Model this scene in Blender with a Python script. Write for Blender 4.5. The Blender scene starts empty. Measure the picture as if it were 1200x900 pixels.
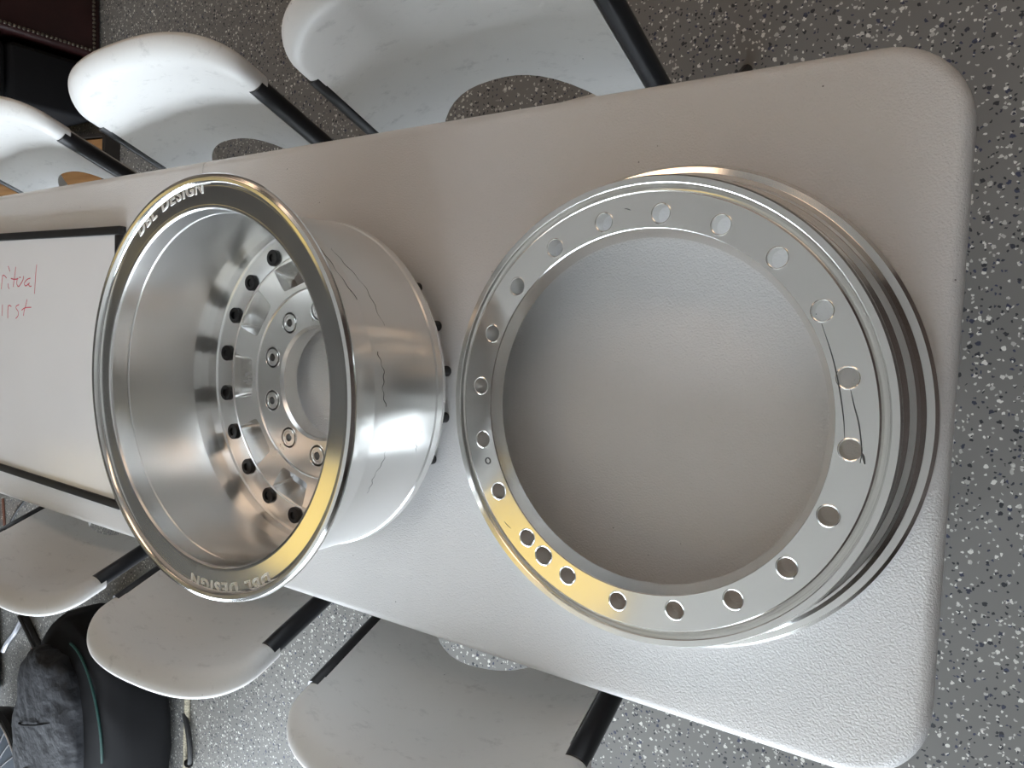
import bpy, bmesh, math, random
from mathutils import Vector, Matrix, noise
random.seed(7)
PI = math.pi
TZ = 0.74                                    # height of the table top
S = bpy.context.scene
COL = S.collection

# ------------------------------------------------------------------ camera
cam = bpy.data.cameras.new('camera'); camo = bpy.data.objects.new('camera', cam); COL.objects.link(camo)
cam.sensor_width = 36.0; cam.lens = 866.0 / 1200.0 * 36.0; cam.clip_start = 0.02
_a, _b, _c = 0.5863, -0.0876, 0.0786
camo.matrix_world = Matrix.Translation((0.0392, 0.0845, 0.835 + TZ)) @ (
    Matrix.Rotation(_b, 4, 'X') @ Matrix.Rotation(_a, 4, 'Y') @ Matrix.Rotation(_c, 4, 'Z'))
S.camera = camo

# ------------------------------------------------------------------ world, view
W = bpy.data.worlds.new('sky'); S.world = W; W.use_nodes = True
bg = W.node_tree.nodes['Background']
bg.inputs[0].default_value = (0.83, 0.915, 1.0, 1); bg.inputs[1].default_value = 15.0
S.view_settings.view_transform = 'Standard'; S.view_settings.look = 'None'
S.view_settings.gamma = 1.0; S.view_settings.use_curve_mapping = False
S.view_settings.exposure = 0.03

pl = bpy.data.lights.new('door_portal', 'AREA'); pl.shape = 'RECTANGLE'; pl.size = 6.0; pl.size_y = 2.2; pl.cycles.is_portal = True
plo = bpy.data.objects.new('door_portal', pl); COL.objects.link(plo)          # guides the sky light through the door opening
plo.location = (-2.4, -3.52, 1.25); plo.rotation_euler = (math.radians(90), 0, 0)

# ------------------------------------------------------------------ materials
def new_mat(name):
    m = bpy.data.materials.new(name); m.use_nodes = True
    return m, m.node_tree, m.node_tree.nodes['Principled BSDF']
def nd(t, typ, **kw):
    n = t.nodes.new(typ)
    for k, v in kw.items(): setattr(n, k, v)
    return n
def ramp(t, src, stops):
    r = nd(t, 'ShaderNodeValToRGB'); e = r.color_ramp.elements
    while len(e) < len(stops): e.new(0.5)
    for i, (p, c) in enumerate(stops):
        e[i].position = p; e[i].color = c if len(c) == 4 else (*c, 1)
    t.links.new(src, r.inputs[0]); return r
def mixc(t, fac, a, b):
    m = nd(t, 'ShaderNodeMix', data_type='RGBA')
    for i, v in ((0, fac), (6, a), (7, b)):
        if hasattr(v, 'links'): t.links.new(v, m.inputs[i])
        else: m.inputs[i].default_value = v if i == 0 else ((*v, 1) if len(v) == 3 else v)
    return m.outputs[2]
def plain(name, col, rough=0.5, metal=0.0, bump=None, var=0.0, vscale=8.0, spec=0.5):
    m, t, b = new_mat(name)
    b.inputs['Base Color'].default_value = (*col, 1); b.inputs['Roughness'].default_value = rough
    b.inputs['Metallic'].default_value = metal; b.inputs['Specular IOR Level'].default_value = spec
    tc = nd(t, 'ShaderNodeTexCoord')
    if var:
        n = nd(t, 'ShaderNodeTexNoise'); n.inputs['Scale'].default_value = vscale; n.inputs['Detail'].default_value = 5
        t.links.new(tc.outputs['Object'], n.inputs['Vector'])
        r = ramp(t, n.outputs[0], [(0.3, tuple(c * (1 - var) for c in col)), (0.7, tuple(min(1, c * (1 + var)) for c in col))])
        t.links.new(r.outputs[0], b.inputs['Base Color'])
    if bump:
        n = nd(t, 'ShaderNodeTexNoise'); n.inputs['Scale'].default_value = bump[0]; n.inputs['Detail'].default_value = 3
        t.links.new(tc.outputs['Object'], n.inputs['Vector'])
        bp = nd(t, 'ShaderNodeBump'); bp.inputs['Strength'].default_value = bump[1]; bp.inputs['Distance'].default_value = bump[2]
        t.links.new(n.outputs[0], bp.inputs['Height']); t.links.new(bp.outputs[0], b.inputs['Normal'])
    return m

def floor_mat():
    m, t, b = new_mat('flake_epoxy')
    tc = nd(t, 'ShaderNodeTexCoord')
    wn = nd(t, 'ShaderNodeTexNoise'); wn.inputs['Scale'].default_value = 160
    t.links.new(tc.outputs['Object'], wn.inputs['Vector'])
    va = nd(t, 'ShaderNodeVectorMath', operation='MULTIPLY_ADD')
    t.links.new(wn.outputs['Color'], va.inputs[0]); va.inputs[1].default_value = (.009, .009, 0)
    t.links.new(tc.outputs['Object'], va.inputs[2])
    n0 = nd(t, 'ShaderNodeTexNoise'); n0.inputs['Scale'].default_value = 2.2; n0.inputs['Detail'].default_value = 4
    t.links.new(tc.outputs['Object'], n0.inputs['Vector'])
    col = ramp(t, n0.outputs[0], [(0.3, (.148, .144, .135)), (0.75, (.190, .184, .172))]).outputs[0]
    for sc, thr, wlo, bhi in ((75, .30, .90, .10), (150, .33, .86, .13)):
        v = nd(t, 'ShaderNodeTexVoronoi', voronoi_dimensions='2D'); v.inputs['Scale'].default_value = sc
        t.links.new(va.outputs[0], v.inputs['Vector'])
        sep = nd(t, 'ShaderNodeSeparateColor'); t.links.new(v.outputs['Color'], sep.inputs[0])
        lt = nd(t, 'ShaderNodeMath', operation='LESS_THAN'); lt.inputs[1].default_value = thr
        t.links.new(v.outputs['Distance'], lt.inputs[0])
        w = nd(t, 'ShaderNodeMath', operation='GREATER_THAN'); w.inputs[1].default_value = wlo
        t.links.new(sep.outputs[0], w.inputs[0])
        k = nd(t, 'ShaderNodeMath', operation='LESS_THAN'); k.inputs[1].default_value = bhi
        t.links.new(sep.outputs[0], k.inputs[0])
        fw = nd(t, 'ShaderNodeMath', operation='MULTIPLY'); t.links.new(lt.outputs[0], fw.inputs[0]); t.links.new(w.outputs[0], fw.inputs[1])
        fk = nd(t, 'ShaderNodeMath', operation='MULTIPLY'); t.links.new(lt.outputs[0], fk.inputs[0]); t.links.new(k.outputs[0], fk.inputs[1])
        wc = ramp(t, sep.outputs[1], [(0.2, (.62, .61, .56)), (0.8, (.38, .37, .34))]).outputs[0]
        kc = ramp(t, sep.outputs[1], [(0.5, (.03, .032, .036)), (0.9, (.045, .05, .085))]).outputs[0]
        col = mixc(t, fw.outputs[0], col, wc); col = mixc(t, fk.outputs[0], col, kc)
    t.links.new(col, b.inputs['Base Color']); b.inputs['Roughness'].default_value = 0.5
    b.inputs['Specular IOR Level'].default_value = 0.3
    return m

def white_plastic(name, col, bscale, bstr, scuff=0.0):
    m, t, b = new_mat(name)
    tc = nd(t, 'ShaderNodeTexCoord')
    n0 = nd(t, 'ShaderNodeTexNoise'); n0.inputs['Scale'].default_value = 3; n0.inputs['Detail'].default_value = 6
    t.links.new(tc.outputs['Object'], n0.inputs['Vector'])
    c = ramp(t, n0.outputs[0], [(0.35, tuple(x * .95 for x in col)), (0.7, col)]).outputs[0]
    # sparse dark specks
    v = nd(t, 'ShaderNodeTexVoronoi'); v.inputs['Scale'].default_value = 26
    t.links.new(tc.outputs['Object'], v.inputs['Vector'])
    lt = nd(t, 'ShaderNodeMath', operation='LESS_THAN'); lt.inputs[1].default_value = .026
    t.links.new(v.outputs['Distance'], lt.inputs[0])
    c = mixc(t, lt.outputs[0], c, tuple(x * .35 for x in col))
    if scuff:
        mp = nd(t, 'ShaderNodeMapping'); mp.inputs['Scale'].default_value = (9, 9, 26)
        t.links.new(tc.outputs['Object'], mp.inputs['Vector'])
        n2 = nd(t, 'ShaderNodeTexNoise'); n2.inputs['Scale'].default_value = 2.2; n2.inputs['Detail'].default_value = 9; n2.inputs['Roughness'].default_value = .75
        t.links.new(mp.outputs[0], n2.inputs['Vector'])
        r2 = ramp(t, n2.outputs[0], [(0.56, (0, 0, 0)), (0.74, (scuff,) * 3)])
        c = mixc(t, r2.outputs[0], c, tuple(x * .45 for x in col))
    t.links.new(c, b.inputs['Base Color'])
    b.inputs['Roughness'].default_value = 0.42; b.inputs['Specular IOR Level'].default_value = 0.4
    n = nd(t, 'ShaderNodeTexNoise'); n.inputs['Scale'].default_value = bscale; n.inputs['Detail'].default_value = 2
    t.links.new(tc.outputs['Object'], n.inputs['Vector'])
    bp = nd(t, 'ShaderNodeBump'); bp.inputs['Strength'].default_value = bstr; bp.inputs['Distance'].default_value = 0.001
    t.links.new(n.outputs[0], bp.inputs['Height']); t.links.new(bp.outputs[0], b.inputs['Normal'])
    return m

def alu(name, col=(.86, .86, .85), rough=0.24, aniso=0.5, turned='r', bump=0.10, smear=0.10, lines=False):
    """machined aluminium: turning grooves around the local Z axis, smears in the roughness"""
    m, t, b = new_mat(name)
    b.inputs['Metallic'].default_value = 1.0
    tc = nd(t, 'ShaderNodeTexCoord')
    sx = nd(t, 'ShaderNodeSeparateXYZ'); t.links.new(tc.outputs['Object'], sx.inputs[0])
    cx = nd(t, 'ShaderNodeCombineXYZ'); t.links.new(sx.outputs[0], cx.inputs[0]); t.links.new(sx.outputs[1], cx.inputs[1])
    ln = nd(t, 'ShaderNodeVectorMath', operation='LENGTH'); t.links.new(cx.outputs[0], ln.inputs[0])
    nrm = nd(t, 'ShaderNodeVectorMath', operation='NORMALIZE'); t.links.new(cx.outputs[0], nrm.inputs[0])
    sn = nd(t, 'ShaderNodeSeparateXYZ'); t.links.new(nrm.outputs[0], sn.inputs[0])
    g = nd(t, 'ShaderNodeCombineXYZ')                # (r, z) plus a slow turn with the angle
    t.links.new(ln.outputs['Value'], g.inputs[0]); t.links.new(sx.outputs[2], g.inputs[1])
    gs = nd(t, 'ShaderNodeVectorMath', operation='SCALE'); gs.inputs[3].default_value = 900.0
    t.links.new(g.outputs[0], gs.inputs[0])
    gn = nd(t, 'ShaderNodeTexNoise'); gn.inputs['Scale'].default_value = 1.0; gn.inputs['Detail'].default_value = 3
    t.links.new(gs.outputs[0], gn.inputs['Vector'])
    bp = nd(t, 'ShaderNodeBump'); bp.inputs['Strength'].default_value = bump; bp.inputs['Distance'].default_value = 0.0004
    t.links.new(gn.outputs[0], bp.inputs['Height']); t.links.new(bp.outputs[0], b.inputs['Normal'])
    n = nd(t, 'ShaderNodeTexNoise'); n.inputs['Scale'].default_value = 14; n.inputs['Detail'].default_value = 6
    t.links.new(tc.outputs['Object'], n.inputs['Vector'])
    rr = nd(t, 'ShaderNodeMapRange'); rr.inputs[1].default_value = .3; rr.inputs[2].default_value = .75
    rr.inputs[3].default_value = rough; rr.inputs[4].default_value = rough + smear
    t.links.new(n.outputs[0], rr.inputs[0]); t.links.new(rr.outputs[0], b.inputs['Roughness'])
    base = (*col, 1)
    if lines:                                        # thin wandering stains that run round the barrel
        q = nd(t, 'ShaderNodeCombineXYZ')
        for i, (s, k) in enumerate(((sn.outputs[0], 1.5), (sn.outputs[1], 1.5), (sx.outputs[2], 16.0))):
            mu = nd(t, 'ShaderNodeMath', operation='MULTIPLY'); mu.inputs[1].default_value = k
            t.links.new(s, mu.inputs[0]); t.links.new(mu.outputs[0], q.inputs[i])
        ns = nd(t, 'ShaderNodeTexNoise'); ns.inputs['Scale'].default_value = 1.1; ns.inputs['Detail'].default_value = 6; ns.inputs['Roughness'].default_value = .62
        t.links.new(q.outputs[0], ns.inputs['Vector'])
        lr = ramp(t, ns.outputs[0], [(0.497, (0, 0, 0)), (0.5, (.22, .22, .22)), (0.503, (0, 0, 0))])
        base = mixc(t, lr.outputs[0], base, (.12, .115, .11))
    if hasattr(base, 'links'): t.links.new(base, b.inputs['Base Color'])
    else: b.inputs['Base Color'].default_value = base
    if aniso:
        b.inputs['Anisotropic'].default_value = aniso; b.inputs['Anisotropic Rotation'].default_value = .25
        tg = nd(t, 'ShaderNodeTangent', direction_type='RADIAL', axis='Z')
        t.links.new(tg.outputs[0], b.inputs['Tangent'])
    return m

def wood_mat(name, a, b_):
    m, t, b = new_mat(name)
    tc = nd(t, 'ShaderNodeTexCoord'); mp = nd(t, 'ShaderNodeMapping'); mp.inputs['Scale'].default_value = (2, 26, 26)
    t.links.new(tc.outputs['Object'], mp.inputs['Vector'])
    n = nd(t, 'ShaderNodeTexNoise'); n.inputs['Scale'].default_value = 1.6; n.inputs['Detail'].default_value = 7
    t.links.new(mp.outputs[0], n.inputs['Vector'])
    r = ramp(t, n.outputs[0], [(0.3, a), (0.7, b_)]); t.links.new(r.outputs[0], b.inputs['Base Color'])
    b.inputs['Roughness'].default_value = .5
    return m
def glow(name, col, strength):
    m, t, b = new_mat(name)
    b.inputs['Base Color'].default_value = (col[0] * .5, col[1] * .45, col[2] * .4, 1)
    b.inputs['Emission Color'].default_value = (*col, 1); b.inputs['Emission Strength'].default_value = strength
    return m

M = dict(
    floor=floor_mat(),
    table=white_plastic('table_plastic', (.76, .75, .745), 430, .9),
    chair=white_plastic('chair_plastic', (.715, .71, .695), 420, .12, scuff=.5),
    black_tube=plain('black_powder_coat', (.012, .013, .016), .32),
    barrel=alu('turned_barrel', rough=.28, smear=0, aniso=.75, bump=0),
    lip=alu('machined_lip', rough=.12, smear=.04, aniso=.45, bump=.02),
    disc=alu('machined_center', (.86, .855, .84), rough=.22, smear=.06, aniso=.2, bump=.02),
    ring=alu('machined_ring', (.86, .855, .835), rough=.13, smear=.05, aniso=.45, bump=.02),
    letter=plain('engraved_strokes', (.97, .96, .93), .6, 1.0),
    bright=plain('bright_cut_metal', (.9, .9, .88), .18, 1.0),
    scratch=plain('dark_scratch', (.10, .10, .095), .55, .6),
    bolt=plain('black_oxide', (.010, .010, .011), .42, .0),
    board=plain('whiteboard_enamel', (.80, .79, .79), .16, 0, var=.02, vscale=3),
    board_frame=plain('black_board_frame', (.015, .015, .016), .4),
    ink=plain('red_marker', (.58, .05, .09), .5),
    leather=plain('burgundy_leather', (.022, .006, .006), .36, bump=(60, .25, .002), var=.3),
    nail=plain('antique_nail', (.20, .175, .14), .35, 1.0),
    wood=wood_mat('oak_board', (.30, .15, .06), (.46, .26, .11)),
    darkwood=plain('dark_edging', (.02, .016, .013), .5),
    nylon=plain('charcoal_nylon', (.024, .025, .029), .7, bump=(22, .8, .012), var=.22, vscale=5, spec=.3),
    nylon_dark=plain('black_nylon', (.006, .006, .007), .8, bump=(300, .3, .001), spec=.2),
    teal=plain('teal_piping', (.010, .055, .048), .5),
    braid=plain('braided_cord', (.30, .27, .20), .8, bump=(240, .8, .002), var=.5, vscale=150),
    rubber=plain('black_rubber', (.012, .012, .013), .5),
    tub=plain('slate_plastic', (.045, .055, .068), .4),
    silver=plain('silver_strap', (.55, .56, .60), .3, .8),
    orange=plain('orange_plastic', (.80, .25, .02), .4),
    blue=plain('dark_blue_plastic', (.03, .05, .11), .4),
    brown=plain('brown_wire', (.13, .05, .03), .5),
    dark_wall=plain('dark_panelling', (.085, .06, .05), .6, var=.15, vscale=3),
    brown_wall=plain('brown_wall', (.32, .255, .205), .8, var=.06, vscale=2),
    wall=plain('painted_wall', (.26, .235, .21), .8, var=.04, vscale=2),
    reflector=plain('white_reflector', (.84, .83, .81), .8, var=.02, vscale=2),
    ceil=plain('painted_ceiling', (.16, .152, .142), .85, var=.03, vscale=2),
    mullion=plain('door_aluminium', (.55, .56, .57), .5),
    lamp_frame=plain('lamp_frame', (.7, .7, .68), .5),
    warm=glow('warm_diffuser', (1.0, .76, .27), .88),
    warm_fill=glow('amber_fill', (1.0, .72, .50), 3.0),
    ground=plain('concrete_apron', (.42, .41, .39), .9, var=.1, vscale=1),
)

# ------------------------------------------------------------------ mesh helpers
def obj(name, bm, mat, parent=None, smooth=35, loc=None, rot=None):
    me = bpy.data.meshes.new(name); bm.normal_update(); bm.to_mesh(me); bm.free()
    o = bpy.data.objects.new(name, me); COL.objects.link(o)
    me.materials.append(M[mat] if isinstance(mat, str) else mat)
    if smooth is not None:
        me.shade_smooth(); me.set_sharp_from_angle(angle=math.radians(smooth))
    if parent: o.parent = parent
    if loc is not None: o.location = loc
    if rot is not None: o.rotation_euler = rot
    return o
def bake(o, mods=True):
    """apply the modifiers of an object into its mesh"""
    dg = bpy.context.evaluated_depsgraph_get(); dg.update()
    me = bpy.data.meshes.new_from_object(o.evaluated_get(dg)); old = o.data
    o.modifiers.clear(); me.name = old.name; o.data = me; bpy.data.meshes.remove(old)
    return o
def bevel(o, w, seg=3, ang=40):
    b = o.modifiers.new('bevel', 'BEVEL'); b.width = w; b.segments = seg; b.limit_method = 'ANGLE'; b.angle_limit = math.radians(ang)
    bake(o); o.data.shade_smooth(); o.data.set_sharp_from_angle(angle=math.radians(50)); return o
def empty(name, loc=(0, 0, 0), rz=0.0):
    o = bpy.data.objects.new(name, None); COL.objects.link(o); o.location = loc; o.rotation_euler = (0, 0, rz); o.empty_display_size = .05
    return o
def tag(o, label=None, cat=None, group=None, kind=None):
    for k, v in (('label', label), ('category', cat), ('group', group), ('kind', kind)):
        if v: o[k] = v
    return o
def copy_tree(o, parent=None):
    c = o.copy(); COL.objects.link(c)
    if parent: c.parent = parent
    for ch in list(o.children): copy_tree(ch, c)
    return c
def lathe(bm, prof, seg=160, closed=True, phase=0.0):
    rows = []
    for r, z in prof:
        rows.append([bm.verts.new((r * math.cos(2 * PI * i / seg + phase), r * math.sin(2 * PI * i / seg + phase), z)) for i in range(seg)])
    n = len(rows)
    for j in range(n if closed else n - 1):
        a, b = rows[j], rows[(j + 1) % n]
        for i in range(seg):
            bm.faces.new((a[i], a[(i + 1) % seg], b[(i + 1) % seg], b[i]))
    if closed: bmesh.ops.recalc_face_normals(bm, faces=bm.faces[:])
    return rows
def hold(prof, d=.0005, longer=.004):
    """extra loops beside the ends of long profile segments, so that flats shade flat"""
    out = []; n = len(prof)
    for i, p in enumerate(prof):
        q = prof[(i + 1) % n]; out.append(p); L = math.hypot(q[0] - p[0], q[1] - p[1])
        if L > longer:
            for t in (d / L, 1 - d / L): out.append((p[0] + (q[0] - p[0]) * t, p[1] + (q[1] - p[1]) * t))
    return out
def capped(bm, prof, seg=32):
    """solid of revolution, profile from bottom centre to top centre, axis points left out"""
    rows = lathe(bm, prof, seg, closed=False)
    bm.faces.new(list(reversed(rows[0]))); bm.faces.new(rows[-1])
def box(bm, lo, hi):
    v = [bm.verts.new((x, y, z)) for z in (lo[2], hi[2]) for y in (lo[1], hi[1]) for x in (lo[0], hi[0])]
    for f in ((0, 2, 3, 1), (4, 5, 7, 6), (0, 1, 5, 4), (2, 6, 7, 3), (0, 4, 6, 2), (1, 3, 7, 5)):
        bm.faces.new([v[i] for i in f])
def tube(bm, pts, r, seg=10, closed=False):
    pts = [Vector(p) for p in pts]; n = len(pts); rows = []; up = None
    for i, p in enumerate(pts):
        if closed: d = pts[(i + 1) % n] - pts[i - 1]
        else: d = pts[min(i + 1, n - 1)] - pts[max(i - 1, 0)]
        d.normalize()
        if up is None: up = Vector((0, 0, 1)) if abs(d.z) < .9 else Vector((1, 0, 0))
        s = d.cross(up).normalized(); u = s.cross(d).normalized(); up = u
        rr = r[i] if isinstance(r, (list, tuple)) else r
        rows.append([bm.verts.new(p + s * math.cos(2 * PI * k / seg) * rr + u * math.sin(2 * PI * k / seg) * rr) for k in range(seg)])
    for i in range(n if closed else n - 1):
        a, b = rows[i], rows[(i + 1) % n]
        for k in range(seg): bm.faces.new((a[k], b[k], b[(k + 1) % seg], a[(k + 1) % seg]))
    if not closed:
        bm.faces.new(rows[0]); bm.faces.new(list(reversed(rows[-1])))
    bmesh.ops.recalc_face_normals(bm, faces=bm.faces[:])
def prism(bm, pts, z0, z1, pts_top=None):
    a = [bm.verts.new((x, y, z0)) for x, y in pts]; b = [bm.verts.new((x, y, z1)) for x, y in (pts_top or pts)]
    n = len(pts); bm.faces.new(list(reversed(a))); bm.faces.new(b)
    for i in range(n): bm.faces.new((a[i], a[(i + 1) % n], b[(i + 1) % n], b[i]))
def smooth_path(pts, n=8):
    """Catmull-Rom through the points"""
    P = [Vector(p) for p in pts]; P = [P[0] * 2 - P[1]] + P + [P[-1] * 2 - P[-2]]; out = []
    for i in range(1, len(P) - 2):
        for k in range(n):
            t = k / n; a, b, c, d = P[i - 1], P[i], P[i + 1], P[i + 2]
            out.append(.5 * ((2 * b) + (c - a) * t + (2 * a - 5 * b + 4 * c - d) * t * t + (3 * b - a - 3 * c + d) * t ** 3))
    return out + [P[-2]]
def struct(name, lo, hi, mat, label):
    bm = bmesh.new(); box(bm, lo, hi); o = obj(name, bm, mat, smooth=None)
    return tag(o, label, kind='structure')
def cut(o, cutter_bm, solver='EXACT'):
    c = obj('cutter', cutter_bm, 'scratch', parent=o.parent, smooth=None)
    m = o.modifiers.new('cut', 'BOOLEAN'); m.object = c; m.operation = 'DIFFERENCE'; m.solver = solver
    bake(o); me = c.data; bpy.data.objects.remove(c); bpy.data.meshes.remove(me)
    o.data.shade_smooth(); o.data.set_sharp_from_angle(angle=math.radians(32))

# ------------------------------------------------------------------ the room
X0, X1, Y0, Y1, ZC = -7.2, 3.2, -3.4, 3.0, 2.74
struct('floor', (X0, Y0, -.05), (X1, Y1, 0), 'floor', 'grey epoxy floor with black and white flakes')
struct('ceiling', (X0, Y0, ZC), (X1, Y1, ZC + .1), 'ceil', 'plain painted ceiling')
struct('ceiling_reflector', (-1.95, Y0, ZC - .006), (X1, Y1, ZC), 'reflector', 'added pale ceiling sheet that brightens the reflections in the wheel ring')  # unseen pale sheet, added so the ring plate mirrors a brighter ceiling
struct('wall_far', (X0 - .1, Y0, 0), (X0, Y1, ZC), 'wall', 'plain painted wall')
struct('wall_near', (X1, Y0, 0), (X1 + .1, Y1, ZC), 'dark_wall', 'plain painted wall')
struct('wall_back', (X0, Y1, 0), (X1, Y1 + .1, ZC), 'brown_wall', 'plain painted wall')
DX0, DX1, DZ0, DZ1 = -5.4, 0.6, 0.15, 2.35          # glazed door opening in the wall on the daylight side
struct('wall_door_side', (X0, Y0 - .1, 0), (DX0, Y0, ZC), 'wall', 'plain painted wall beside the glazed door')
struct('wall_door_end', (DX1, Y0 - .1, 0), (X1, Y0, ZC), 'wall', 'plain painted wall beside the glazed door')
struct('wall_door_head', (DX0, Y0 - .1, DZ1), (DX1, Y0, ZC), 'wall', 'plain painted wall above the glazed door')
struct('trim_1', (DX0, Y0 - .1, 0), (DX1, Y0, DZ0), 'mullion', 'low sill under the glazed door')
door = tag(empty('door_1', ((DX0 + DX1) / 2, Y0 - .05, DZ0)), 'glazed sectional door of small panes', kind='structure')
hw = (DX1 - DX0) / 2; hh = DZ1 - DZ0
for i in range(9):
    x = -hw + 2 * hw * i / 8; bm = bmesh.new(); box(bm, (x - .03, -.03, 0), (x + .03, .03, hh)); obj('mullion', bm, 'mullion', door, None)
for j in range(5):
    z = hh * j / 4; bm = bmesh.new(); box(bm, (-hw, -.028, z - .03), (hw, .028, z + .03)); obj('rail', bm, 'mullion', door, None)
struct('ground_outside', (-14, -16, -.06), (10, Y0 - .1, -.01), 'ground', 'pale concrete apron outside the door')

def ceiling_light(x0, x1, y0, y1, label, mat='warm'):
    t = tag(empty('ceiling_light', ((x0 + x1) / 2, (y0 + y1) / 2, ZC)), label, 'ceiling light', 'warm ceiling panels')
    a, b = (x1 - x0) / 2, (y1 - y0) / 2
    bm = bmesh.new(); box(bm, (-a, -b, -.018), (a, b, -.008)); obj('diffuser', bm, mat, t, None)
    bm = bmesh.new()
    for lo, hi in (((-a - .03, -b - .03), (a + .03, -b)), ((-a - .03, b), (a + .03, b + .03)), ((-a - .03, -b), (-a, b)), ((a, -b), (a + .03, b))):
        box(bm, (*lo, -.025), (*hi, 0))
    obj('frame', bm, 'lamp_frame', t, None)
ceiling_light(-1.92, -1.18, -1.12, -.62, 'warm square ceiling panel above the aisle beside the table')
ceiling_light(-3.0, -2.32, -1.12, -.54, 'warm square ceiling panel over the far half of the table')
ceiling_light(-3.70, -3.25, .14, .40, 'warm oblong ceiling panel past the far table end')
ceiling_light(-6.2, -5.1, -1.25, -.9, 'narrow warm ceiling panel by the far wall')

for x, lab in ((-3.2, 'added amber fill panel over the leather sofa'), (-1.4, 'added amber fill panel behind the scuffed chair'), (.4, 'added amber fill panel past the table corner')):
    ceiling_light(x - .55, x + .55, 1.55, 2.1, lab, 'warm_fill')  # unseen fill panels, added to warm the floor and table on this side
# ------------------------------------------------------------------ folding table
TL, TW, TH, TR = 2.44, .762, .045, .085
table = tag(empty('folding_table', (-1.22, 0, 0)), 'long white plastic folding table with a pebbled top and a fold across its middle', 'table')
def half_top(sign):
    bm = bmesh.new(); pts = []
    x1 = TL / 2; g = .0012
    for cx, cy, a0 in ((x1 - TR, -TW / 2 + TR, -90), (x1 - TR, TW / 2 - TR, 0)):
        for k in range(13):
            a = math.radians(a0 + 90 * k / 12); pts.append((cx + TR * math.cos(a), cy + TR * math.sin(a)))
    pts += [(g, TW / 2), (g, -TW / 2)]
    if sign < 0: pts = [(-x, -y) for x, y in pts]
    prism(bm, pts, TZ - TH, TZ); o = obj('tabletop_half', bm, 'table', table)
    m = o.modifiers.new('bevel', 'BEVEL'); m.width = .016; m.segments = 5; m.limit_method = 'ANGLE'; m.angle_limit = math.radians(60)
    # keep the fold edge crisp: weight by a vertex group
    vg = o.vertex_groups.new(name='soft'); vg.add([v.index for v in o.data.vertices if abs(v.co.x) > .01], 1.0, 'REPLACE')
    m.limit_method = 'VGROUP'; m.vertex_group = 'soft'
    return o
for s in (1, -1):
    o = half_top(s)
    o.modifiers.clear()
    bmx = bmesh.new(); bmx.from_mesh(o.data)
    ed = [e for e in bmx.edges if abs(e.verts[0].co.z - e.verts[1].co.z) < 1e-5 and not (abs(e.verts[0].co.x) < .01 and abs(e.verts[1].co.x) < .01)]
    bmesh.ops.bevel(bmx, geom=ed, offset=.015, segments=5, profile=.5, affect='EDGES', clamp_overlap=True)
    bmx.to_mesh(o.data); bmx.free(); o.data.shade_smooth(); o.data.set_sharp_from_angle(angle=math.radians(40))
for sx in (-1, 1):
    for sy in (-1, 1):
        bm = bmesh.new(); tube(bm, [(sx * 1.10, sy * .28, TZ - TH), (sx * 1.13, sy * .29, .0)], .014); obj('leg', bm, 'black_tube', table)
    bm = bmesh.new(); tube(bm, [(sx * 1.115, -.285, .35), (sx * 1.115, .285, .35)], .011); obj('crossbar', bm, 'black_tube', table)

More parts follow.
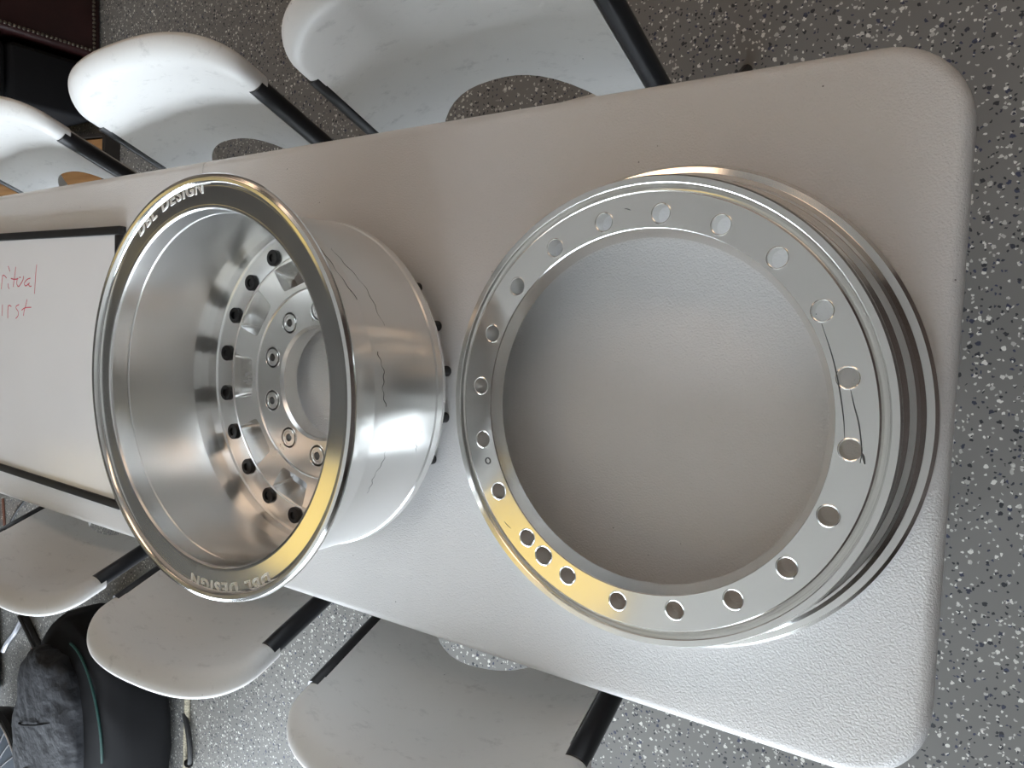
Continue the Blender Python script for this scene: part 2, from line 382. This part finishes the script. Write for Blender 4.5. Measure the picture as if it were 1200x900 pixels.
# ------------------------------------------------------------------ folding chairs
CZ = 0.72                                     # height where the side tubes enter the back panel
LEAN = .42
def back_y(s, dz):
    u = min(1, max(0, dz / .16)); u = u * u * (3 - 2 * u)
    return LEAN * dz + .045 * (1 - (s / .27) ** 2) * (1 - .65 * u)
def make_chair():
    t = empty('folding_chair')
    # back panel: rings inside the rounded outline above the tubes, columns over the arched cut below
    RR, th, HW = .032, .042, .2725
    def ztop(s):
        k = min(1, abs(s) / HW); return .038 + .085 * max(0, 1 - k ** 3.0) ** (1 / 2.1)
    raw = [Vector((-HW, .038 * i / 20)) for i in range(20)]
    raw += [Vector((HW * math.sin(math.radians(-90 + 180 * i / 400)), ztop(HW * math.sin(math.radians(-90 + 180 * i / 400))))) for i in range(401)]
    raw += [Vector((HW, .038 * (1 - i / 20))) for i in range(1, 21)]
    L = [0]
    for p, q in zip(raw, raw[1:]): L.append(L[-1] + (q - p).length)
    N = 76; line = []
    for i in range(N + 1):
        d = L[-1] * i / N; k = max(j for j in range(len(L)) if L[j] <= d + 1e-9); k = min(k, len(raw) - 2)
        line.append(raw[k].lerp(raw[k + 1], (d - L[k]) / max(1e-9, L[k + 1] - L[k])))
    nrm = []
    for i in range(N + 1):
        d = line[min(N, i + 2)] - line[max(0, i - 2)]; nrm.append(Vector((d.y, -d.x)).normalized())
    nrm[0] = nrm[1] = Vector((1, 0)); nrm[N] = nrm[N - 1] = Vector((-1, 0))
    bm = bmesh.new()
    rnd = lambda d, r: 0 if d >= r else r - math.sqrt(max(0, r * r - (r - d) ** 2))
    def vpair(p, d):
        y = back_y(p[0], p[1]) - .012
        return bm.verts.new((p[0], y + rnd(d, RR), CZ + p[1])), bm.verts.new((p[0], y + th - rnd(d, .009), CZ + p[1]))
    depths = [RR * (1 - math.cos(math.radians(90 * k / 8))) for k in range(9)]
    rings = [[vpair(line[i] + nrm[i] * d, d) for i in range(N + 1)] for d in depths]
    inset = [line[i] + nrm[i] * RR for i in range(N + 1)]
    T = [.96, .905, .855, .85, .80, .74, .67, .59, .51, .43, .35, .27, .19, .11]
    rings += [[vpair(p * t_, RR) for p in inset] for t_ in T]
    for A, B in zip(rings, rings[1:]):
        for i in range(N):
            bm.faces.new((A[i][0], A[i + 1][0], B[i + 1][0], B[i][0])); bm.faces.new((A[i][1], B[i][1], B[i + 1][1], A[i + 1][1]))
    c = vpair((0, 0), RR)
    for i in range(N):
        bm.faces.new((rings[-1][i][0], rings[-1][i + 1][0], c[0])); bm.faces.new((rings[-1][i][1], c[1], rings[-1][i + 1][1]))
        bm.faces.new((rings[0][i][0], rings[0][i][1], rings[0][i + 1][1], rings[0][i + 1][0]))
    for k in range(8):
        for i in (0, N): bm.faces.new((rings[k][i][0], rings[k + 1][i][0], rings[k + 1][i][1], rings[k][i][1]))
    def zbot(s):
        a = abs(s)
        if a > .2050: return -.30
        return -.122 - .14 * (a / .205) ** 2.6
    S0 = HW - RR; half = [S0] + [S0 * t_ for t_ in T]; ss = [-h for h in half] + [0] + half[::-1]; RD = 10
    cols = [[vpair((s_, zbot(s_) * (1 - j / RD)), RR) for j in range(RD + 1)] for s_ in ss]
    for A, B in zip(cols, cols[1:]):
        for j in range(RD):
            bm.faces.new((A[j][0], B[j][0], B[j + 1][0], A[j + 1][0])); bm.faces.new((A[j][1], A[j + 1][1], B[j + 1][1], B[j][1]))
        bm.faces.new((A[0][0], A[0][1], B[0][1], B[0][0]))
    for A in (cols[0], cols[-1]):
        for j in range(RD): bm.faces.new((A[j][0], A[j + 1][0], A[j + 1][1], A[j][1]))
    bmesh.ops.remove_doubles(bm, verts=bm.verts[:], dist=2e-5)
    bmesh.ops.recalc_face_normals(bm, faces=bm.faces[:])
    o = obj('backrest', bm, 'chair', t, 50)
    # seat
    bm = bmesh.new(); pts = []
    for cx, cy, a0, r in ((.225 - .07, -.40 + .07, -90, .07), (.205 - .04, -.02 - .04, 0, .04), (-.205 + .04, -.02 - .04, 90, .04), (-.225 + .07, -.40 + .07, 180, .07)):
        for k in range(7):
            a = math.radians(a0 + 15 * k); pts.append((cx + r * math.cos(a), cy + r * math.sin(a)))
    prism(bm, pts, .425, .45); o = obj('seat', bm, 'chair', t); bevel(o, .008, 3, 60)
    for sx in (-1, 1):
        bm = bmesh.new(); x = sx * .2545
        tube(bm, [Vector((x, LEAN * dz + .010, CZ + dz)) for dz in (.012, -.27, -CZ)], .0172, 16); obj('front_leg', bm, 'black_tube', t)
        bm = bmesh.new(); tube(bm, [(sx * .235, -.16, .42), (sx * .235, .02, .16), (sx * .235, .12, 0)], .0125, 10); obj('rear_leg', bm, 'black_tube', t)
    for nm, y, z, w in (('front_crossbar', -LEAN * (CZ - .15), .15, .262), ('rear_crossbar', .045, .12, .235), ('seat_crossbar', -.16, .41, .262)):
        bm = bmesh.new(); tube(bm, [(-w, y, z), (w, y, z)], .0085, 8); obj(nm, bm, 'black_tube', t)
    return t
chair0 = make_chair()
def place_chair(first, x, y, yaw, label):
    o = chair0 if first else copy_tree(chair0)
    o.location = (x, y, 0); o.rotation_euler = (0, 0, math.radians(yaw))
    tag(o, label, 'chair', 'white folding chairs around the table')
place_chair(True, -.672, .497, 5, 'white folding chair on the sofa side of the table, level with the open ring')
place_chair(False, -1.333, .482, 0, 'scuffed white folding chair on the sofa side, level with the deep wheel barrel')
place_chair(False, -2.02, .478, 0, 'white folding chair between the leather sofa and the whiteboard')
place_chair(False, -1.885, -.490, 179, 'white folding chair on the backpack side of the table, level with the whiteboard')
place_chair(False, -1.29, -.506, 183.4, 'white folding chair on the backpack side, partly under the engraved lip of the barrel')
place_chair(False, -.658, -.500, 185.7, 'white folding chair on the backpack side of the table, level with the open ring')

# ------------------------------------------------------------------ deep wheel half with its bolted center
WX, WY = -.8432, -.0067
wheel = tag(empty('wheel_barrel', (WX, WY, TZ)), 'deep polished aluminium wheel barrel with black bolts and engraved lip, on table', 'wheel')
prof = [(.2375, .064), (.2405, .066), (.2410, .080), (.2395, .094), (.2370, .110), (.2355, .150), (.2350, .2195), (.2362, .2205), (.2366, .2215), (.2352, .2228),
        (.2362, .2400), (.2366, .2440), (.2385, .2466), (.2412, .2476), (.2420, .2478), (.2660, .2478), (.2675, .2484), (.2690, .2515), (.2715, .2540), (.2760, .2545), (.2800, .2530), (.2820, .2500), (.2824, .2465), (.2805, .2435),
        (.2740, .2425), (.2640, .2405), (.2560, .2350), (.2515, .2250), (.2495, .2050), (.2455, .1800), (.2455, .0640), (.2475, .0620), (.2480, .0530), (.2470, .0500), (.2375, .0500)]
bm = bmesh.new(); lathe(bm, hold(list(reversed(prof))), 224); barrel = obj('barrel', bm, 'barrel', wheel, 28)
barrel.data.materials.append(M['lip'])
for f in barrel.data.polygons:
    r = math.hypot(f.center.x, f.center.y)
    if f.center.z > .2455 and r > .2375: f.material_index = 1
# lettering on the lip, two times
LET = {}
def letter_mesh(ch):
    if ch not in LET:
        c = bpy.data.curves.new('glyph', 'FONT'); c.body = ch; c.fill_mode = 'NONE'; c.bevel_depth = .030; c.bevel_resolution = 1
        c.size = 1.0; c.align_x = 'CENTER'; c.resolution_u = 3
        o = bpy.data.objects.new('glyph', c); COL.objects.link(o)
        dg = bpy.context.evaluated_depsgraph_get(); dg.update()
        me = bpy.data.meshes.new_from_object(o.evaluated_get(dg)); bpy.data.objects.remove(o)
        xs = [v.co.x for v in me.vertices]; ys = [v.co.y for v in me.vertices]
        w, h = max(xs) - min(xs), max(ys) - min(ys)
        k = .0165 / h; kx = k * 1.18
        for v in me.vertices:
            v.co = Vector(((v.co.x - (max(xs) + min(xs)) / 2) * kx, (v.co.y - min(ys)) * k, v.co.z * k))
        me.materials.append(M['letter']); me.name = 'engraved_letter'; LET[ch] = (me, w * kx)
    return LET[ch]
for a_start, a_end in ((126.0, 90.5), (-59.0, -96.5)):
    word = 'DBL DESIGN'; ws = [.0085 if c == ' ' else letter_mesh(c)[1] for c in word]
    tot = sum(ws); R = .2565; span = math.radians(abs(a_end - a_start)) * .2645; gap = (span - tot) / (len(word) - 1); pos = 0
    for c, w_ in zip(word, ws):
        if c != ' ':
            a = math.radians(a_start) - (pos + w_ / 2) / .2645
            o = bpy.data.objects.new('engraved_letter', letter_mesh(c)[0]); COL.objects.link(o); o.parent = barrel
            o.location = (R * math.cos(a), R * math.sin(a), .2480); o.rotation_euler = (0, 0, a - PI / 2)
        pos += w_ + gap
def barrel_streak(a0, a1, z0, amp, r):
    bm = bmesh.new(); P = []
    for k in range(40):
        t = k / 39; a = math.radians(a0 + (a1 - a0) * t); z = z0 + amp * (t - .5) + .0022 * math.sin(9 * t + a0) + .0012 * math.sin(31 * t)
        rr = .2455 if z < .18 else .2455 + (z - .18) * .16
        P.append((rr * math.cos(a), rr * math.sin(a), z))
    tube(bm, P, [r * .75 * (.3 + .7 * abs(math.sin(7 * k / 39 + a0))) for k in range(40)], 5); obj('streak', bm, 'scratch', barrel)
barrel_streak(58, 30, .198, -.030, .0007); barrel_streak(50, 22, .160, -.028, .0005)
barrel_streak(14, -2, .165, -.004, .0007); barrel_streak(-16, -30, .155, .010, .0005); barrel_streak(-10, -18, .09, .004, .0004)
# center disc
dprof = [(.0860, .0215), (.0860, .0480), (.0900, .0530), (.1450, .0530), (.1475, .0518), (.1485, .0515), (.1500, .0535), (.1975, .0608), (.1990, .0598), (.2000, .0600), (.2012, .0620), (.2375, .0620), (.2375, .0340), (.2010, .0340), (.1500, .0215)]
bm = bmesh.new(); lathe(bm, hold(list(reversed(dprof))), 200); disc = obj('center_disc', bm, 'disc', wheel, 30)
def window_pts(ri, ro, ai, ao, a0):
    """rounded trapezoid"""
    c = [(ri, -ai), (ro, -ao), (ro, ao), (ri, ai)]
    P = [Vector((r * math.cos(math.radians(a)), r * math.sin(math.radians(a)))) for r, a in c]; out = []
    for i in range(4):
        p, q, n = P[i], P[i - 1], P[(i + 1) % 4]; r = .006
        d1 = (q - p).normalized() * r; d2 = (n - p).normalized() * r
        for k in range(5):
            t = k / 4; out.append((p + d1) * (1 - t) ** 2 + p * 2 * t * (1 - t) + (p + d2) * t * t)
    ca, sa = math.cos(math.radians(a0)), math.sin(math.radians(a0))
    return [(v.x * ca - v.y * sa, v.x * sa + v.y * ca) for v in out]
bm = bmesh.new()
for i in range(10):
    a = 180 + 36 * i
    prism(bm, window_pts(.164, .178, 8.5, 8.0, a), .010, .064, window_pts(.160, .2015, 11.8, 11.2, a))
for i in range(10):
    a = math.radians(162 + 36 * i); x, y = .1135 * math.cos(a), .1135 * math.sin(a)
    n = 20
    prism(bm, [(x + .0062 * math.cos(2 * PI * k / n), y + .0062 * math.sin(2 * PI * k / n)) for k in range(n)], .01, .06)
cut(disc, bm)
bm = bmesh.new(); lathe(bm, [(.0064, .0535), (.0064, .0528), (.0105, .0528), (.0112, .0540), (.0135, .0540), (.0142, .0530), (.0165, .0530), (.0172, .0538), (.0182, .0538), (.0186, .0522), (.0062, .0522)], 28)
bm.normal_update(); bmesh.ops.recalc_face_normals(bm, faces=bm.faces[:])
lug0 = obj('lug_seat', bm, 'disc', disc)
for i in range(10):
    o = lug0 if i == 0 else lug0.copy()
    if i: COL.objects.link(o); o.parent = disc
    a = math.radians(162 + 36 * i); o.location = (.1135 * math.cos(a), .1135 * math.sin(a), 0)
# bolts
bm = bmesh.new()
capped(bm, [(.0068, 0), (.0078, .0012), (.0078, .0615), (.0130, .0615), (.0130, .0662), (.0120, .0674), (.0066, .0674), (.0060, .0640)], 24)
bolt0 = obj('bolt', bm, 'bolt', wheel)
for i in range(20):
    o = bolt0 if i == 0 else bolt0.copy()
    if i: COL.objects.link(o); o.parent = wheel
    a = math.radians(-10.2 + 18 * i); o.location = (.2150 * math.cos(a), .2150 * math.sin(a), 0)
# little dowel hole plug beside the bolts
bm = bmesh.new(); capped(bm, [(.0045, .060), (.0045, .0624), (.0038, .0628)], 16); a = math.radians(104); obj('dowel', bm, 'bolt', wheel, loc=(.2215 * math.cos(a), .2215 * math.sin(a), 0))

# ------------------------------------------------------------------ outer ring with twenty bolt holes
RX, RY = -.2905, -.0018
ringt = tag(empty('wheel_ring', (RX, RY, TZ)), 'shallow aluminium outer wheel ring with open bolt holes, lying flat on table', 'wheel')
ZP = .0891
rprof = [(.1992, ZP - .0008), (.2000, ZP), (.2375, ZP), (.2392, ZP - .0015), (.2408, ZP - .0085), (.2435, ZP - .0100), (.2455, ZP - .0080), (.2472, ZP - .0015), (.2480, ZP - .0008), (.2545, ZP - .0010), (.2562, ZP - .0035), (.2562, .0780),
         (.2535, .0700), (.2490, .0600), (.2480, .0480), (.2500, .0380), (.2560, .0300), (.2625, .0265), (.2655, .0225), (.2700, .0190), (.2770, .0175), (.2805, .0140), (.2812, .0090), (.2800, .0020), (.2770, .0), (.2600, .0), (.2540, .0150), (.2440, .0260), (.2400, .0400), (.2395, .0690), (.2360, .0725), (.1925, .0725), (.1915, .0735)]
bm = bmesh.new(); lathe(bm, hold(list(reversed(rprof))), 224); ring = obj('ring_body', bm, 'ring', ringt, 28)
bm = bmesh.new(); n = 28
holes = [(-4.2 + 18 * i, .0098) for i in range(20)] + [(-122.3, .0106)]
for deg, hr in holes:
    a = math.radians(deg); x, y = .2148 * math.cos(a), .2148 * math.sin(a)
    prism(bm, [(x + hr * math.cos(2 * PI * k / n), y + hr * math.sin(2 * PI * k / n)) for k in range(n)], .05, .12)
cut(ring, bm)
bm = bmesh.new(); lathe(bm, [(.0098, .0), (.0106, .0004), (.0114, .0)], 28, closed=False)
bmesh.ops.recalc_face_normals(bm, faces=bm.faces[:])
ch0 = obj('hole_rim', bm, 'bright', ring)
for i, (deg, hr) in enumerate(holes):
    o = ch0 if i == 0 else ch0.copy()
    if i: COL.objects.link(o); o.parent = ring
    a = math.radians(deg); o.location = (.2148 * math.cos(a), .2148 * math.sin(a), ZP); o.scale = (hr / .0098, hr / .0098, 1)
a = math.radians(-158.8)
bm = bmesh.new(); lathe(bm, [(.0028, -.0005), (.0028, .0005), (.0036, .0007), (.0044, .0005), (.0044, -.0005)], 20)
bmesh.ops.recalc_face_normals(bm, faces=bm.faces[:])
obj('stamp_mark', bm, 'scratch', ringt, loc=(.2148 * math.cos(a), .2148 * math.sin(a), ZP))
def ring_scratch(pts, r):
    bm = bmesh.new()
    P = [(rr * math.cos(math.radians(d)), rr * math.sin(math.radians(d)), ZP) for rr, d in pts]
    P = smooth_path(P, 5); n = len(P)
    tube(bm, P, [r * (.35 + .65 * math.sin(PI * min(1, (i + .5) / n))) for i in range(n)], 6); obj('gouge', bm, 'scratch', ring)
ring_scratch([(.2085, 29), (.2060, 20), (.2055, 12), (.2070, 4), (.2090, -2)], .0007)
ring_scratch([(.2150, 11), (.2165, 7), (.2205, 2), (.2245, -4), (.2250, -7)], .0007)
ring_scratch([(.2250, -4.5), (.2268, -5.5), (.2290, -7)], .0013)
ring_scratch([(.2235, 97), (.2225, 96), (.2205, 95)], .0005)
ring_scratch([(.2290, -139), (.2280, -137.5), (.2265, -136)], .0005)

# ------------------------------------------------------------------ whiteboard lying on the table
wb = tag(empty('whiteboard', (-1.487, -.023, TZ), math.radians(-1.0)), 'whiteboard with black frame and red handwriting lying on the far half of the table', 'whiteboard')
BL, BH = .90, .592
bm = bmesh.new(); box(bm, (-BL + .012, -BH / 2 + .012, 0), (-.012, BH / 2 - .012, .011)); obj('panel', bm, 'board', wb, None)
for lo, hi in (((-BL, -BH / 2), (0, -BH / 2 + .018)), ((-BL, BH / 2 - .018), (0, BH / 2)), ((-BL, -BH / 2 + .018), (-BL + .018, BH / 2 - .018)), ((-.018, -BH / 2 + .018), (0, BH / 2 - .018))):
    bm = bmesh.new(); box(bm, (*lo, 0), (*hi, .016)); o = obj('frame_bar', bm, 'board_frame', wb, None); bevel(o, .002, 2, 40)

STROKES = [[(-0.551, 0.161), (-0.546, 0.183), (-0.542, 0.195)], [(-0.545, 0.192), (-0.539, 0.195), (-0.531, 0.193), (-0.522, 0.188)], [(-0.513, 0.217), (-0.508, 0.211), (-0.503, 0.204)], [(-0.514, 0.175), (-0.513, 0.167), (-0.509, 0.162)], [(-0.472, 0.215), (-0.475, 0.204), (-0.481, 0.185), (-0.487, 0.167)], [(-0.498, 0.187), (-0.479, 0.185), (-0.46, 0.187)], [(-0.464, 0.188), (-0.468, 0.175), (-0.459, 0.168), (-0.445, 0.176), (-0.435, 0.185), (-0.432, 0.193)], [(-0.454, 0.19), (-0.447, 0.19)], [(-0.398, 0.188), (-0.414, 0.185), (-0.429, 0.176), (-0.421, 0.17), (-0.402, 0.177)], [(-0.411, 0.175), (-0.401, 0.169), (-0.393, 0.17)], [(-0.366, 0.22), (-0.37, 0.202), (-0.374, 0.18), (-0.378, 0.152)], [(-0.546, 0.123), (-0.549, 0.095)], [(-0.518, 0.09), (-0.517, 0.108), (-0.514, 0.121)], [(-0.516, 0.118), (-0.509, 0.122), (-0.498, 0.119)], [(-0.457, 0.125), (-0.472, 0.12), (-0.472, 0.115), (-0.462, 0.108), (-0.463, 0.098), (-0.475, 0.091)], [(-0.415, 0.138), (-0.423, 0.124), (-0.43, 0.113), (-0.435, 0.099)], [(-0.444, 0.112), (-0.43, 0.117), (-0.414, 0.119), (-0.395, 0.12)]]
for lo, hi in ((0, 11), (11, 17)):
    bm = bmesh.new()
    for st in STROKES[lo:hi]: tube(bm, smooth_path([(x, y, .0113) for x, y in st], 4), .0013, 5)
    for v in bm.verts: v.co.z = .0111 + (v.co.z - .0113) * .25
    o = obj('red_writing', bm, 'ink', wb); o['kind'] = 'stuff'; o['label'] = 'red marker handwriting'

# ------------------------------------------------------------------ leather sofa, ottoman and wooden platform
sofa = tag(empty('leather_sofa', (-3.0, 1.10, 0)), 'dark burgundy leather sofa with nailhead trim on its arm', 'sofa')
def soft_box(name, lo, hi, mat, parent, r=.04, seg=4, loc=None, rot=None):
    bm = bmesh.new(); box(bm, lo, hi); o = obj(name, bm, mat, parent, loc=loc, rot=rot); return bevel(o, r, seg, 40)
soft_box('arm', (-.90, 0, .0), (0, .24, .50), 'leather', sofa, .02)
bm = bmesh.new(); tube(bm, [(-.92, .12, .50), (.015, .12, .50)], .135, 24); o = obj('arm_roll', bm, 'leather', sofa)
soft_box('seat_base', (-.90, .24, .06), (-.02, 1.7, .28), 'leather', sofa, .03)
soft_box('seat_cushion', (-.80, .25, .28), (.0, .97, .46), 'leather', sofa, .06)
soft_box('seat_cushion', (-.80, .98, .28), (.0, 1.69, .46), 'leather', sofa, .06)
soft_box('backrest', (-1.08, .0, .0), (-.78, 1.7, .84), 'leather', sofa, .09)
bm = bmesh.new()
for k in range(30):
    for y in (.022, .218):
        bmesh.ops.create_uvsphere(bm, u_segments=8, v_segments=5, radius=.0065, matrix=Matrix.Translation((.001, y, .03 + k * .0155)))
for k in range(12):
    bmesh.ops.create_uvsphere(bm, u_segments=8, v_segments=5, radius=.0065, matrix=Matrix.Translation((.001, .036 + k * .0155, .03)))
o = obj('nailhead_trim', bm, 'nail', sofa); o['kind'] = 'stuff'; o['label'] = 'rows of brass nailheads round the arm front'
ott = tag(empty('ottoman', (-3.02, .97, 0)), 'black leather ottoman between the sofa arm and the wooden platform', 'ottoman')
soft_box('body', (-.62, -.115, .02), (0, .105, .32), 'nylon_dark', ott, .02)
soft_box('cushion', (-.62, -.118, .325), (.0, .108, .42), 'nylon_dark', ott, .035)
for x in (-.56, -.06):
    for y in (-.08, .07):
        bm = bmesh.new(); capped(bm, [(.016, 0), (.02, .022)], 12); obj('foot', bm, 'darkwood', ott, loc=(x, y, 0))
plat = tag(empty('wooden_platform', (-3.71, .572, 0), math.radians(-4)), 'low oak plank platform with dark edging on the floor beside the ottoman', 'platform')
for i in range(5):
    bm = bmesh.new(); y = -.33 + i * .118; box(bm, (-.80, y, .015), (.80, y + .114, .05)); o = obj('plank', bm, 'wood', plat, None); bevel(o, .003, 2, 40)
for lo, hi in (((.803, -.345), (.825, .275)), ((-.825, -.345), (-.803, .275)), ((-.803, .262), (.803, .275)), ((-.803, -.345), (.803, -.333))):
    bm = bmesh.new(); box(bm, (*lo, 0), (*hi, .058)); obj('edging', bm, 'darkwood', plat, None)

# ------------------------------------------------------------------ backpack and oddments by the aisle
bag = tag(empty('backpack', (-2.80, -1.50, 0), math.radians(-6)), 'black backpack with charcoal front pocket and teal piping lying on the floor', 'backpack')
def superell(bm, a, b, c, e1=.55, e2=.7, nu=40, nv=20, wr=0.0, zmin=None):
    rows = []
    f = lambda v, e: math.copysign(abs(v) ** e, v)
    for j in range(1, nv):
        th = -PI / 2 + PI * j / nv; row = []
        for i in range(nu):
            ph = 2 * PI * i / nu
            x = a * f(math.cos(th), e1) * f(math.cos(ph), e2); y = b * f(math.cos(th), e1) * f(math.sin(ph), e2); z = c * f(math.sin(th), e1)
            if wr:
                nz = noise.noise(Vector((x * 9, y * 9, z * 9))) + .6 * abs(noise.noise(Vector((x * 16 + 5, y * 16, z * 12))))
                k = 1 + wr * (nz * 2.2 + math.sin(7 * ph + 5 * th) * .5 + math.sin(13 * ph - 9 * th + 1.3) * .35 + math.sin(3.1 * x * 30 + y * 41) * .3)
                x *= k; y *= k; z *= k
            row.append(bm.verts.new((x, y, z)))
        rows.append(row)
    for j in range(len(rows) - 1):
        for i in range(nu): bm.faces.new((rows[j][i], rows[j][(i + 1) % nu], rows[j + 1][(i + 1) % nu], rows[j + 1][i]))
    bm.faces.new(list(reversed(rows[0]))); bm.faces.new(rows[-1])
bm = bmesh.new(); superell(bm, .33, .46, .135, .45, .8, 56, 24, .012); obj('main_body', bm, 'nylon_dark', bag, 60, loc=(0, 0, .137))
def bag_z(x, y): return .137 + .135 * max(0, 1 - (abs(x / .33) ** 2.5 + abs(y / .46) ** 2.5) ** (.8 / .45)) ** .225
bm = bmesh.new(); superell(bm, .22, .36, .075, .5, .8, 90, 44, .03); obj('front_pocket', bm, 'nylon', bag, 60, loc=(-.075, -.03, .268))
bm = bmesh.new(); tube(bm, [(.262 * math.cos(a), .385 * math.sin(a), bag_z(.262 * math.cos(a), .385 * math.sin(a)) + .006) for a in [math.radians(5 + 85 * k / 30) for k in range(31)]], .0045, 8)
o = obj('piping', bm, 'teal', bag); o['label'] = 'teal piping'
bm = bmesh.new(); tube(bm, smooth_path([(-.28, -.02, .29), (-.16, .03, .352), (.0, .10, .345), (.10, .16, .315)], 6), .004, 6); obj('seam', bm, 'nylon_dark', bag)
bm = bmesh.new(); tube(bm, smooth_path([(-.24, -.18, .30), (-.1, -.14, .353), (.03, -.20, .350), (.11, -.26, .31)], 6), .004, 6); obj('seam', bm, 'nylon_dark', bag)
bm = bmesh.new(); tube(bm, [(-.07, -.15, .352), (-.03, -.165, .356), (-.0, -.18, .353)], [.006, .011, .008], 8); obj('zipper_pull', bm, 'rubber', bag)
bm = bmesh.new(); tube(bm, smooth_path([(.335, .42, .012), (.36, .25, .012), (.372, .05, .012), (.380, -.05, .012), (.365, -.15, .012), (.35, -.30, .012)], 6), .011, 8); obj('drawcord', bm, 'braid', bag)
bm = bmesh.new(); tube(bm, smooth_path([(.36, .16, .018), (.40, .08, .020), (.415, .0, .020), (.405, -.025, .020)], 5), [.010] * 14 + [.018, .016], 10); obj('strap_end', bm, 'rubber', bag)

tub = tag(empty('round_bin', (-3.62, -1.98, 0)), 'round black bin with a ribbed slate lid beside the backpack', 'bin')
bm = bmesh.new(); lathe(bm, [(.22, 0), (.30, .17), (.315, .18), (.315, .20), (.30, .205), (.285, .195), (.21, .012)], 64); obj('shell', bm, 'rubber', tub)
bm = bmesh.new(); capped(bm, [(.27, .10), (.286, .185), (.20, .200), (.05, .206)], 64); lid = obj('lid', bm, 'tub', tub)
bm = bmesh.new(); tube(bm, [(.302 * math.cos(2 * PI * k / 48), .302 * math.sin(2 * PI * k / 48), .206) for k in range(48)], .004, 6, closed=True); obj('rim_wire', bm, 'silver', tub)
bm = bmesh.new(); tube(bm, [(.07, 0, .2055), (.20, 0, .2005), (.275, 0, .188)], .004, 6); rib0 = obj('rib', bm, 'rubber', lid)
for i in range(1, 28):
    o = rib0.copy(); COL.objects.link(o); o.parent = lid; o.rotation_euler = (0, 0, 2 * PI * i / 28)

rod = tag(empty('rod_tube', (-4.03, -.92, 0)), 'dark blue tube with an orange end cap lying on the floor', 'tube')
bm = bmesh.new(); tube(bm, [(0, -.85, .05), (0, 0, .05)], .048, 20); obj('tube_body', bm, 'blue', rod)
bm = bmesh.new(); tube(bm, [(0, 0, .05), (0, .07, .05), (0, .085, .05)], [.0499, .0499, .042], 20); obj('end_cap', bm, 'orange', rod)
cl = tag(empty('spring_clamp', (-3.66, -1.38, 0), math.radians(-38)), 'black spring clamp lying on the floor behind the backpack', 'clamp')
bm = bmesh.new(); box(bm, (-.10, -.016, .0), (.10, .016, .026)); o = obj('jaw', bm, 'rubber', cl, None); bevel(o, .005, 2)
bm = bmesh.new(); tube(bm, [(-.09, .0, .032), (.02, .02, .040), (.10, .0, .032)], .008, 8); obj('handle', bm, 'rubber', cl)
bm = bmesh.new(); tube(bm, [(-.10, -.018, .022), (.08, -.018, .022)], .003, 6); obj('spring', bm, 'silver', cl)
def cable(name, pts, r, mat, label, cat):
    bm = bmesh.new(); tube(bm, smooth_path(pts, 8), r, 8); return tag(obj(name, bm, mat), label, cat)
cable('webbing_strap', [(-3.74, -1.34, .012), (-3.80, -1.42, .02), (-3.90, -1.50, .014), (-3.955, -1.56, .012)], .012, 'silver', 'silver webbing strap trailing from the clamp on the floor', 'strap')
cable('brown_cable', [(-3.66, -1.46, .006), (-3.68, -1.54, .006), (-3.72, -1.60, .006), (-3.74, -1.64, .006)], .006, 'brown', 'thin brown cable running past the round bin', 'cable')
cable('red_cable', [(-3.94, -.80, .006), (-3.93, -.95, .006), (-3.95, -1.10, .006), (-3.96, -1.3, .006)], .006, 'brown', 'thin red-brown cable beside the blue tube', 'cable')
cable('black_cable', [(-3.62, -.70, .005), (-3.72, -.78, .005), (-3.80, -.84, .005), (-3.88, -.92, .005)], .005, 'rubber', 'thin black cable curving toward the blue tube', 'cable')
cable('looped_cable', [(-3.40, -.78, .005), (-3.55, -.95, .005), (-3.70, -1.0, .005), (-3.80, -1.08, .005), (-3.74, -1.10, .005), (-3.62, -1.02, .005)], .007, 'rubber', 'thicker black cable lying in a loop under the table edge', 'cable')
